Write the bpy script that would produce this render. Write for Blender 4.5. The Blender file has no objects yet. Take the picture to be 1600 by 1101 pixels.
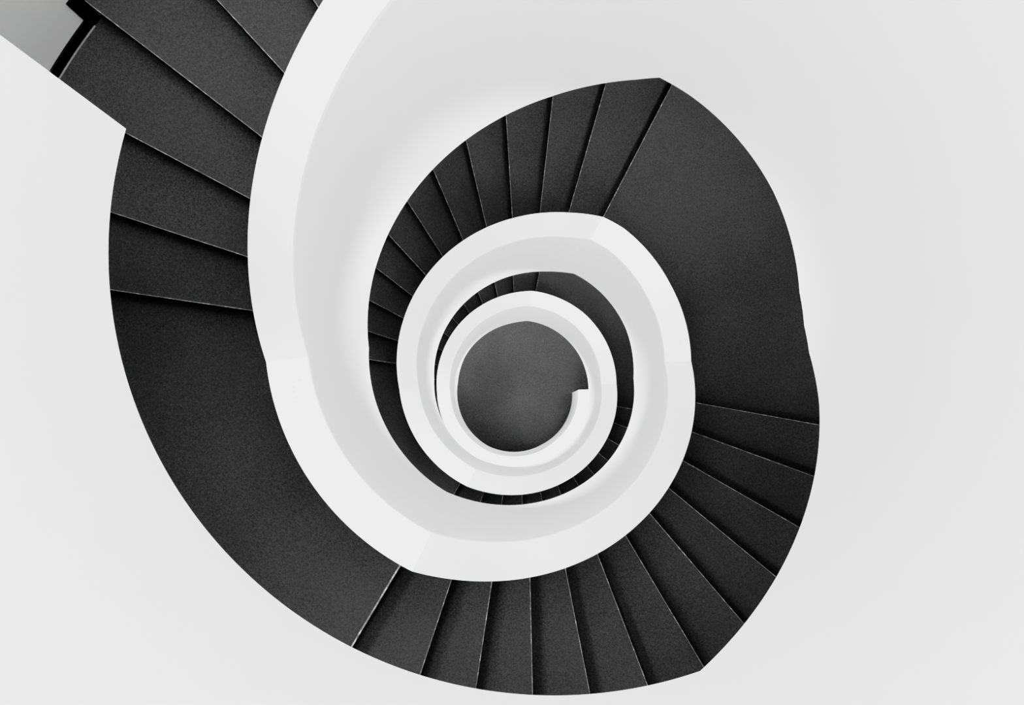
import bpy, math, random
from math import pi, sin, cos
import mathutils
random.seed(3)
C = bpy.context.scene.collection
TAU = 2 * pi

# ------------------------------------------------------------------ dimensions (metres)
Z0 = 14.004            # eye height above the ground floor
R0, R1, RW = 1.0, 1.1883, 3.035     # well face, stair side of balustrade, outer wall
h = 0.168794           # rise
zL = -4.72069          # level of the first left landing (relative to the eye)
tB, gB = -2.063523, 0.171349
tC, gC = 1.119656, 0.170440
tE, gE = 1.449038, 0.171097
zFLOOR = zL - 55 * h

def interp(x, P):
    if x <= P[0][0]: return P[0][1]
    for (a, za), (b, zb) in zip(P, P[1:]):
        if x <= b: return za + (zb - za) * (x - a) / (b - a)
    return P[-1][1]

eB = tB + 11 * gB; eC = tC + 11 * gC
zTF = zL + 19 * h                       # top floor level
# top line of the balustrade: (angle, z)
A0 = 2.873 - 2 * TAU
TOP = [(A0, zTF + 1.3345), (-1.16 - TAU, zTF + 1.3345), (0.006 - TAU, -1.43304), (-5.20431, -1.43304),
       (-3.018117, -3.382476), (-2.031519, -3.382476),
       (0.006814, -5.484093), (0.49, -5.498), (0.93, -5.445), (1.078, -5.480), (1.28, -5.705), (1.63, -6.03),
       (3.25, -7.41), (4.251667, -7.47),
       (6.289999, -9.43), (7.12, -9.44), (7.416, -9.50), (7.718597, -9.54),
       (8.914, -10.69), (9.46, -11.18), (10.56, -11.26), (5.35 + TAU, -12.63), (0.050 + 2 * TAU, -12.70)]
AEND = TOP[-1][0]
# angles of the mitred joints between lengths of balustrade
CUT = [A0, -1.16 - TAU, 0.006 - TAU, -5.20431, -3.018117, -2.031519, 0.006814, 1.078, 3.25, 4.251667, 6.289999,
       7.718597, 9.46, 10.56, 5.35 + TAU, AEND]
# underside of the well fascia
BOT = [(A0, -1.7135), (-1.240 - TAU, -1.7135), (-6.632, -2.583), (-6.525, -2.697), (-6.437, -2.79), (-6.33, -2.862),
       (-6.2, -2.898), (-5.81, -2.862), (-5.33, -2.848), (-5.195, -2.850), (-5.115, -2.944), (-4.79, -3.283),
       (-3.187904, -4.85), (-2.5, -4.885), (-2.10, -4.875),
       (-0.044357, -6.90), (0.15, -6.868), (0.4, -6.815), (0.85, -6.812), (1.09, -6.825), (1.212, -7.005), (1.338, -7.175), (1.5, -7.34),
       (3.095281, -8.911904), (4.162695, -8.94), (6.238828, -10.95), (6.30, -10.99),
       (7.214, -11.04), (7.69, -11.05), (7.73, -11.06), (7.864, -11.25), (8.007, -11.40), (8.156, -11.51), (8.86, -12.06), (9.25, -12.60),
       (10.50, -12.68), (11.45, zFLOOR), (AEND + 1, zFLOOR)]
KB = dict(tf=-1.24 - TAU, r0a=-6.33, r0b=-5.205, l0a=-3.1879, l0b=-2.10, r1a=-0.0444, r1b=1.09, l1a=3.0953, l1b=4.1627,
          r2a=6.2388, r2b=7.72, l2a=9.25, l2b=10.5, end=11.45)
top = lambda t: interp(t, TOP)
bot = lambda t: interp(t, BOT)

# ------------------------------------------------------------------ materials
def newmat(name):
    m = bpy.data.materials.new(name); m.use_nodes = True
    nt = m.node_tree; b = nt.nodes['Principled BSDF']
    return m, nt, b
def N(nt, kind, **kw):
    n = nt.nodes.new(kind)
    for k, v in kw.items(): setattr(n, k, v)
    return n
def coords(nt):
    tc = N(nt, 'ShaderNodeTexCoord'); mp = N(nt, 'ShaderNodeMapping')
    mp.inputs['Rotation'].default_value = (0.53, 0.71, 0.31)
    nt.links.new(tc.outputs['Object'], mp.inputs['Vector']); return mp.outputs['Vector']
def noise(nt, vec, scale, detail=2, rough=0.5):
    n = N(nt, 'ShaderNodeTexNoise'); n.inputs['Scale'].default_value = scale
    n.inputs['Detail'].default_value = detail; n.inputs['Roughness'].default_value = rough
    nt.links.new(vec, n.inputs['Vector']); return n.outputs['Fac']
def ramp(nt, fac, stops):
    r = N(nt, 'ShaderNodeValToRGB'); e = r.color_ramp.elements
    while len(e) < len(stops): e.new(0.5)
    for el, (p, v) in zip(e, stops): el.position = p; el.color = (v, v, v, 1)
    nt.links.new(fac, r.inputs['Fac']); return r.outputs['Color']
def mult(nt, a, b, blend='MULTIPLY', f=1.0):
    m = N(nt, 'ShaderNodeMix', data_type='RGBA', blend_type=blend); m.inputs[0].default_value = f
    nt.links.new(a, m.inputs[6]); nt.links.new(b, m.inputs[7]); return m.outputs[2]

def white(name, v, rough=0.55):
    m, nt, b = newmat(name); co = coords(nt)
    big = ramp(nt, noise(nt, co, 0.9, 3), [(0.3, v * 0.975), (0.7, v)])
    fine = ramp(nt, noise(nt, co, 14, 3), [(0.25, 0.985), (0.6, 1.0)])
    nt.links.new(mult(nt, big, fine), b.inputs['Base Color'])
    b.inputs['Roughness'].default_value = rough
    b.inputs['Specular IOR Level'].default_value = 0.25
    bp = N(nt, 'ShaderNodeBump'); bp.inputs['Strength'].default_value = 0.04; bp.inputs['Distance'].default_value = 0.01
    nt.links.new(noise(nt, co, 3.5, 3), bp.inputs['Height']); nt.links.new(bp.outputs['Normal'], b.inputs['Normal'])
    return m
def dark(name, v, patch=0.15, sc=(210, 75)):
    m, nt, b = newmat(name); co = coords(nt)
    g1 = ramp(nt, noise(nt, co, sc[0], 2, 0.7), [(0.30, v * 0.68), (0.52, v), (0.74, v * 1.45)])
    g2 = ramp(nt, noise(nt, co, sc[1], 2, 0.6), [(0.25, 0.8), (0.75, 1.2)])
    g3 = ramp(nt, noise(nt, co, 1.6, 4, 0.6), [(0.3, 1 - patch), (0.7, 1 + patch)])
    nt.links.new(mult(nt, mult(nt, g1, g2), g3), b.inputs['Base Color'])
    b.inputs['Roughness'].default_value = 0.72
    b.inputs['Specular IOR Level'].default_value = 0.12
    return m
M = {}
M['wall'] = white('white_plaster', 0.80)
M['coping'] = white('white_coping_toplit', 0.94, 0.5)  # same white as the walls, lightened to put the overhead light into the colour
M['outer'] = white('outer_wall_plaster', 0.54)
M['soffit'] = white('soffit_plaster', 0.7)
M['tread'] = dark('charcoal_floor_covering', 0.056, 0.06)
M['landing'] = dark('charcoal_landing_covering', 0.057, 0.06)
M['floor'] = dark('dark_ground_floor', 0.036, 0.10, (85, 40))
M['riser'] = dark('black_riser', 0.02)
def plain(name, v, rough=0.5):
    m, nt, b = newmat(name); co = coords(nt)
    nt.links.new(ramp(nt, noise(nt, co, 40, 2), [(0.3, v * 0.8), (0.7, v * 1.2)]), b.inputs['Base Color'])
    b.inputs['Roughness'].default_value = rough; return m
M['skirt'] = plain('black_skirting', 0.006, 0.6)
M['strip'] = plain('dark_nosing_face', 0.045, 0.6)
M['bead'] = plain('grey_bead', 0.16, 0.5)
M['stain'] = plain('faint_stain', 0.76, 0.5)
m, nt, b = newmat('worn_nosing_edge'); co = coords(nt)
nt.links.new(ramp(nt, noise(nt, co, 26, 4, 0.75), [(0.30, 0.08), (0.52, 0.26), (0.68, 0.8)]), b.inputs['Base Color'])
b.inputs['Roughness'].default_value = 0.4
M['edge'] = m
m, nt, b = newmat('lamp_diffuser'); b.inputs['Base Color'].default_value = (.9, .9, .9, 1)
b.inputs['Emission Color'].default_value = (1, 1, 1, 1); b.inputs['Emission Strength'].default_value = 6.0
M['lamp'] = m

# ------------------------------------------------------------------ mesh helpers
def P(r, t, z): return (r * cos(t), r * sin(t), z + Z0)

def mesh_obj(name, verts, faces, mats, parent=None, fmat=None, smooth=True):
    me = bpy.data.meshes.new(name); me.from_pydata(verts, [], faces)
    for mm in (mats if isinstance(mats, (list, tuple)) else [mats]): me.materials.append(mm)
    if fmat:
        for p, i in zip(me.polygons, fmat): p.material_index = i
    me.validate(); me.update()
    if smooth:
        me.shade_smooth(); me.set_sharp_from_angle(angle=math.radians(24))
    o = bpy.data.objects.new(name, me); C.objects.link(o)
    if parent: o.parent = parent
    return o

def sweep(t0, t1, prof, dt=0.02, caps=True):
    """prof(t) -> list of (r, z), closed loop; swept from t0 to t1"""
    n = max(2, int(math.ceil((t1 - t0) / dt))); V = []; F = []
    k = len(prof(t0))
    ts = [t0 + (t1 - t0) * i / n for i in range(n + 1)]
    ts += [q[0] for q in TOP + BOT if t0 + 1e-3 < q[0] < t1 - 1e-3 and min(abs(q[0] - u) for u in ts) > 1e-3]
    ts.sort(); n = len(ts) - 1
    for t in ts:
        V += [P(r, t, z) for r, z in prof(t)]
    for i in range(n):
        for j in range(k):
            a = i * k + j; b_ = i * k + (j + 1) % k
            F.append((a, b_, b_ + k, a + k))
    if caps:
        F.append(tuple(range(k))[::-1]); F.append(tuple(n * k + j for j in range(k)))
    return V, F

def ring_block(name, t0, t1, ra, rb, zt, zb, mat, parent=None, dt=0.02):
    ft = zt if callable(zt) else (lambda t: zt)
    fb = zb if callable(zb) else (lambda t: zb)
    V, F = sweep(t0, t1, lambda t: [(ra, fb(t)), (rb, fb(t)), (rb, ft(t)), (ra, ft(t))], dt)
    return mesh_obj(name, V, F, mat, parent)

def merge(parts):
    V = []; F = []; fm = []
    for v, f, mi in parts:
        o = len(V); V += v; F += [tuple(i + o for i in q) for q in f]; fm += [mi] * len(f)
    return V, F, fm

def radial_box(t, ra, rb, a0, a1, z0, z1):
    """box along the radius at angle t; a0..a1 = tangential offsets (positive = downstairs)"""
    er = (cos(t), sin(t)); et = (-sin(t), cos(t)); V = []
    for z in (z0, z1):
        for r, a in ((ra, a0), (rb, a0), (rb, a1), (ra, a1)):
            rr = math.sqrt(max(r * r - a * a, 0))
            V.append((er[0] * rr + et[0] * a, er[1] * rr + et[1] * a, z + Z0))
    F = [(3, 2, 1, 0), (4, 5, 6, 7), (0, 1, 5, 4), (1, 2, 6, 5), (2, 3, 7, 6), (3, 0, 4, 7)]
    return V, F

def tag(o, label=None, cat=None, group=None, kind=None):
    if label: o['label'] = label
    if cat: o['category'] = cat
    if group: o['group'] = group
    if kind: o['kind'] = kind
    return o
def empty(name, t, z, label, cat, group=None):
    o = bpy.data.objects.new(name, None); C.objects.link(o)
    o.empty_display_size = 0.2
    tag(o, label, cat, group)
    return o

RA, RB = R1 + 0.001, RW - 0.001
OV = 0.008      # nosing overhang
SW = 0.016      # strip width
def tread_sheet(ta, tb, z, thick=0.032, off_a=-OV, off_b=-SW):
    """wedge shaped tread between two radial lines with tangential offsets"""
    n = max(3, int((tb - ta) / 0.02)); V = []; 
    def pt(r, s, zz):
        # s in 0..1 : blend between offset radial lines
        aa = off_a / r; ab = off_b / r
        t = (ta + aa) + ((tb + ab) - (ta + aa)) * s
        return P(r, t, zz)
    for i in range(n + 1):
        s = i / n
        V += [pt(RA, s, z - thick), pt(RB, s, z - thick), pt(RB, s, z), pt(RA, s, z)]
    F = []
    for i in range(n):
        for j in range(4):
            a = i * 4 + j; b_ = i * 4 + (j + 1) % 4
            F.append((a, b_, b_ + 4, a + 4))
    F.append((3, 2, 1, 0)); F.append(tuple(n * 4 + j for j in range(4)))
    return V, F

def nosing(t, z, parent, lw=0.003):
    v1, f1 = radial_box(t, RA, RB, -SW, -lw, z - 0.034, z + 0.0004)
    v2, f2 = radial_box(t, RA, RB, -lw, 0.0, z - 0.034, z + 0.0010)
    V, F, fm = merge([(v1, f1, 0), (v2, f2, 0)])
    fm[1] = 2; fm[7] = 1                      # worn light arris on top
    # chamfer-like upper front face of the arris
    return mesh_obj('nosing_strip', V, F, [M['strip'], M['edge'], M['tread']], parent, fm, smooth=False)

def riser_mesh(t, ztop, zbot):
    return radial_box(t, RA, RB, -SW - 0.006, -OV, zbot, ztop - 0.034)

def soffit(t0, t1, parent):
    ring_block('soffit', t0, t1, RA, RB, lambda t: bot(t) - 0.13, lambda t: bot(t) - 0.15, M['soffit'], parent, 0.03)

def skirting(prs, wide=True):
    """prs: list of (t0,t1,level); black stepped skirting on the outer wall, with the light bead at its foot"""
    S = []; ra, rb = RW - 0.012, RW
    hh = 0.076
    for i, (a, b_, z) in enumerate(prs):
        z1 = z + hh
        nxt = prs[i - 1][2] if i else None
        # upper neighbour's band runs on past the nosing by 0.025 rad
        bb = b_ + (0.027 if i < len(prs) - 1 or prs[i][3:] == () else 0)
        aa = a + (0.027 if i else 0)
        lo = z if i == 0 else z
        v, f = sweep(aa, bb, lambda t: [(ra, z), (rb, z), (rb, z1), (ra, z1)], 0.03)
        S.append((v, f, 0))
        if i:
            zu = prs[i - 1][2]
            v, f = sweep(a, aa, lambda t: [(ra, z), (rb, z), (rb, zu), (ra, zu)], 0.03)
            S.append((v, f, 0))
        v, f = sweep(a + 0.02, b_ - 0.006, lambda t: [(ra - 0.0065, z), (ra, z), (ra, z + 0.007)], 0.03)
        S.append((v, f, 1))
    V, F, fm = merge(S)
    o = mesh_obj('baseboard_outer', V, F, [M['skirt'], M['bead']], None, fm, smooth=False)
    o['kind'] = 'structure'
    return o

# ------------------------------------------------------------------ flights and landings
def flight(th, zup, label, kb):
    """th: angles of the nosings, first is the landing edge above; zup: level above first nosing"""
    root = empty('stair_flight', th[0], zup, label, 'stairs')
    n = len(th); sk = []
    for k in range(1, n):
        z = zup - k * h
        v1, f1 = tread_sheet(th[k - 1], th[k], z)
        v2, f2 = riser_mesh(th[k], z, z - h)
        V, F, fm = merge([(v1, f1, 0), (v2, f2, 1)])
        s = mesh_obj('step', V, F, [M['tread'], M['riser']], root, fm, smooth=False)
        nosing(th[k], z, s)
        sk.append((th[k - 1], th[k], z))
    soffit(kb[0], kb[1], root)
    skirting(sk)
    return root

def landing(t0, t1, z, label, kb, lw=0.003, mat='landing', cat='landing'):
    root = empty('landing', t0, z, label, cat)
    v, f = tread_sheet(t0, t1, z, 0.05)
    mesh_obj('landing_slab', v, f, M[mat], root, smooth=False)
    nosing(t1, z, root, lw)
    v, f = riser_mesh(t1, z, z - h)
    mesh_obj('riser', v, f, M['riser'], root, smooth=False)
    soffit(kb[0], kb[1], root)
    skirting([(t0, t1, z)])
    return root

def angs(t1, g, n, o1=0.0, turn=0): return [t1 + o1 + turn * TAU] + [t1 + i * g + turn * TAU for i in range(1, n)]
oB, oC, oE = -0.0439, -0.0276, -0.0522
fT = [-1.207 - TAU + i * gB for i in range(7)]; fT[-1] = eB - TAU
fA = angs(tC, gC, 12, oC, -1); fB = angs(tB, gB, 12, oB, 0); fC = angs(tC, gC, 12, oC, 0)
fD = angs(tB, gB, 12, oB, 1); fE = angs(tE, gE, 10, oE, 1); fF = angs(tB, gB, 9, oB, 2)
zR_ = zL + 12 * h; zR = zL - 12 * h; zL2 = zL - 24 * h; zR2 = zL - 36 * h; zL3 = zL - 46 * h

flight(fT, zTF, 'short top flight of dark steps between the top floor and the highest right landing', (KB['tf'], KB['r0a']))
landing(fT[-1], fA[0], zR_, 'highest dark landing on the right, screened by the nearest white balustrade', (KB['r0a'], KB['r0b']))
flight(fA, zR_, 'nearest flight of wide charcoal steps entering at the top left corner beside the grey wall', (KB['r0b'], KB['l0a']))
landing(fA[-1], fB[0], zL, 'large charcoal landing sweeping down the lower left of the outermost turn', (KB['l0a'], KB['l0b']), 0.009)
flight(fB, zL, 'wide flight of charcoal steps fanning across the bottom and lower right of the outermost turn', (KB['l0b'], KB['r1a']))
landing(fB[-1], fC[0], zR, 'large charcoal landing on the right with its pointed top at upper centre right', (KB['r1a'], KB['r1b']))
flight(fC, zR, 'flight of charcoal steps fanning above the upper left of the middle white ring', (KB['r1b'], KB['l1a']))
landing(fC[-1], fD[0], zL2, 'narrow dark crescent landing at the lower left between the middle and inner white rings', (KB['l1a'], KB['l1b']))
flight(fD, zL2, 'thin band of small dark steps curving below and right of the inner white ring', (KB['l1b'], KB['r2a']))
landing(fD[-1], fE[0], zR2, 'dark crescent landing at the upper right of the innermost white rings', (KB['r2a'], KB['r2b']))
flight(fE, zR2, 'smallest visible band of dark steps curving along the upper left of the innermost white ring', (KB['r2b'], KB['l2a']))
landing(fE[-1], fF[0], zL3, 'lowest dark landing, seen only as a sliver left of the innermost white ring', (KB['l2a'], KB['l2b']))
flight(fF, zL3, 'last flight of dark steps to the ground floor, behind the innermost balustrade', (KB['l2b'], KB['end']))

# top floor slab (the well fascia below its balustrade is seen at the left and bottom)
o = ring_block('floor_upper', A0 + 0.0, fT[0] - 0.0, RA, RB, zTF, -1.7135, [M['landing']], None, 0.03)
o['kind'] = 'structure'

# ------------------------------------------------------------------ balustrade, in lengths between the mitred joints
cut = CUT
lab = ['white top floor balustrade filling the left and bottom edges of the picture',
       'white sloping balustrade beside the short top flight, inner face at the lower right edge',
       'white level balustrade of the highest right landing, inner face filling the right of the picture',
       'broad white sloping balustrade beside the nearest flight, running out of the top of the picture',
       'broad white level balustrade on the lower left beside the largest charcoal landing',
       'broad white sloping balustrade curving under the middle ring beside the wide bottom flight',
       'white level balustrade on the right of the middle ring, faint cup mark on its coping',
       'white sloping balustrade at upper left of the middle ring, inside the upper fan of steps',
       'white level balustrade at the lower left of the inner ring beside the narrow crescent landing',
       'white sloping balustrade along the bottom of the inner ring above the thin band of steps',
       'white level balustrade at the upper right of the inner ring, beside the dark crescent landing',
       'white sloping balustrade at the upper left of the innermost ring beside the smallest steps',
       'white level balustrade at the lower left of the innermost ring, hugging the floor disc',
       'white sloping balustrade under the ground floor disc, second last length of the spiral',
       'white low end length of the spiral balustrade, stopping square on the ground floor']
bal = []
CT = 0.03
for i in range(len(cut) - 1):
    a, b_ = cut[i], cut[i + 1]
    root = empty('balustrade', a, top(a), lab[i], 'balustrade')
    e = 0.0006
    ring_block('parapet_wall', a, b_, R0, R1, lambda t: top(t) - CT, lambda t: max(bot(t), zFLOOR), M['wall'], root, 0.018)
    bev = 0.004
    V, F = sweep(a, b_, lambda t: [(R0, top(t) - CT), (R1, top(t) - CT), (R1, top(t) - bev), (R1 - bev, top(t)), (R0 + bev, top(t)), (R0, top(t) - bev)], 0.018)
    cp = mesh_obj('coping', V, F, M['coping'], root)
    bal.append((root, cp))

# radial return of the top floor balustrade at its open end
t = A0
root = empty('balustrade', t, zTF, 'white straight return of the top floor balustrade from well edge to outer wall', 'balustrade')
v, f = radial_box(t, R1 + 0.001, RB, 0.0, 0.188, zTF, zTF + 1.3345 - CT)
mesh_obj('parapet_wall', v, f, M['wall'], root, smooth=False)
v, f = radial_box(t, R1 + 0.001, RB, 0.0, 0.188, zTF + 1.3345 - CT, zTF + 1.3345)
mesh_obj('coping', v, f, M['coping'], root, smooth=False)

# faint ring mark and smudges on the copings
def flat_ring(cx, cy, z, ra, rb, n=36):
    V = []; F = []
    for i in range(n):
        a = TAU * i / n
        V += [(cx + ra * cos(a), cy + ra * sin(a), z), (cx + rb * cos(a), cy + rb * sin(a), z)]
    for i in range(n):
        j = (i + 1) % n; F.append((2 * i, 2 * i + 1, 2 * j + 1, 2 * j))
    return V, F
x, y, z = P(1.142, 0.128, top(0.128) + 0.0006)
v, f = flat_ring(x, y, z, 0.024, 0.028)
mesh_obj('cup_ring', v, f, M['stain'], bal[6][1], smooth=False)
parts = []
for dr, dt_, s in ((0, 0, .007), (.012, .03, .009), (.018, .05, .006), (-.02, .01, .008), (.01, .075, .010), (.02, .02, .005)):
    x, y, z = P(1.075 + dr, -2.935 + dt_, top(-2.93) + 0.0006)
    n = 10; parts.append(([(x + s * (1 + .3 * sin(3 * i + dr * 90)) * cos(TAU * i / n), y + s * .7 * sin(TAU * i / n), z) for i in range(n)], [tuple(range(n))], 0))
V, F, fm = merge(parts)
mesh_obj('smudge', V, F, M['stain'], bal[4][1], smooth=False)

# ------------------------------------------------------------------ room shell
def disc(name, r, z, mat, thick=0.2, n=128):
    V = [P(r, TAU * i / n, z) for i in range(n)] + [P(r, TAU * i / n, z - thick) for i in range(n)]
    F = [tuple(range(n)), tuple(range(2 * n - 1, n - 1, -1))]
    F += [(i, n + i, n + (i + 1) % n, (i + 1) % n) for i in range(n)]
    o = mesh_obj(name, V, F, mat, None, smooth=False); o['kind'] = 'structure'; return o
disc('floor', 3.3, zFLOOR, M['floor'])
ZC = 2.6
V, F = sweep(0, TAU, lambda t: [(RW, zFLOOR), (RW + 0.2, zFLOOR), (RW + 0.2, ZC), (RW, ZC)], 0.03, caps=False)
o = mesh_obj('wall_outer', V, F, M['outer']); o['kind'] = 'structure'
V, F = sweep(0, TAU, lambda t: [(2.5, ZC), (RW + 0.2, ZC), (RW + 0.2, ZC + 0.15), (2.5, ZC + 0.15)], 0.05, caps=False)
o = mesh_obj('ceiling', V, F, M['wall']); o['kind'] = 'structure'

# ------------------------------------------------------------------ light
LP0, LP1, WS = 15.5, 4.2, 6.0
def soffit_fill(t, power, r=1.27, size=0.42):  # added unseen fill, evens brightness down the well and shades the risers
    if t < -7.0: r, size = 1.95, 0.6
    ld = bpy.data.lights.new('soffit_fill', 'AREA'); ld.shape = 'DISK'; ld.size = size; ld.energy = power
    lo = bpy.data.objects.new('soffit_fill', ld); C.objects.link(lo)
    loc = mathutils.Vector(P(r, t, bot(t) - 0.34)); lo.location = loc
    a, b_ = (0.18, 1.35) if t < 9.0 else (1.0, 0.0)         # lean towards the well and down the stair
    d = mathutils.Vector((-cos(t) * a - sin(t) * b_, -sin(t) * a + cos(t) * b_, -1.0))
    ld.spread = math.radians(130 if t < -7.0 else 92 if t < 9.0 else 180)
    lo.rotation_euler = d.to_track_quat('-Z', 'Y').to_euler()
t = A0 + 0.35
while t < 8.3:
    k = (t - A0) / TAU
    soffit_fill(t, (LP0 + LP1 * k) * (1.0 if t < 9.0 else 0.6))
    t += TAU / 8

# fill lamps added under the lowest full turn to light the floor evenly
for t in (4.2, 5.3, 6.4, 7.5):
    ld = bpy.data.lights.new('hall_fill', 'AREA'); ld.shape = 'DISK'; ld.size = 0.3; ld.energy = 5.0
    ld.spread = math.radians(75)
    lo = bpy.data.objects.new('hall_fill', ld); C.objects.link(lo)
    loc = mathutils.Vector(P(1.25, t, bot(t) - 0.36)); lo.location = loc
    lo.rotation_euler = (mathutils.Vector((0.1, 0.0, 0.0)) - loc).to_track_quat('-Z', 'Y').to_euler()

w = bpy.data.worlds.new('World'); bpy.context.scene.world = w; w.use_nodes = True
bg = w.node_tree.nodes['Background']; bg.inputs[0].default_value = (1, 1, 1, 1); bg.inputs[1].default_value = WS

# ------------------------------------------------------------------ camera
cd = bpy.data.cameras.new('camera'); cam = bpy.data.objects.new('camera', cd); C.objects.link(cam)
cd.sensor_fit = 'HORIZONTAL'; cd.sensor_width = 36.0; cd.lens = 36.0 * 1200.0 / 1600.0
cd.shift_x = 9.906 / 1600; cd.shift_y = 60.8 / 1600
cd.clip_start = 0.02
Rm = mathutils.Matrix(((0.99996054, 0.0, 0.0088839), (0.00028858, 0.99947226, -0.03248256), (-0.00887921, 0.03248384, 0.99943282)))
cam.matrix_world = mathutils.Matrix.Translation((-0.088062, -0.385804, Z0)) @ Rm.to_4x4()
bpy.context.scene.camera = cam
sc = bpy.context.scene
sc.view_settings.view_transform = 'Standard'
sc.view_settings.look = 'None'
sc.view_settings.exposure = 0.0
sc.view_settings.use_curve_mapping = True
cm = sc.view_settings.curve_mapping
cv = cm.curves[3]
pts = [(0, 0), (0.010, 0.0008), (0.018, 0.0045), (0.028, 0.017), (0.042, 0.050), (0.058, 0.085), (0.12, 0.235), (0.25, 0.50), (0.38, 0.67), (0.55, 0.755), (0.75, 0.815), (1.0, 0.855)]
for i, (x, y) in enumerate(pts):
    if i == 0: cv.points[0].location = (x, y)
    elif i == len(pts) - 1: cv.points[-1].location = (x, y)
    else: cv.points.new(x, y)
cm.extend = 'HORIZONTAL'
cm.update()
try:
    sc.cycles.max_bounces = 16; sc.cycles.diffuse_bounces = 12
except Exception: pass
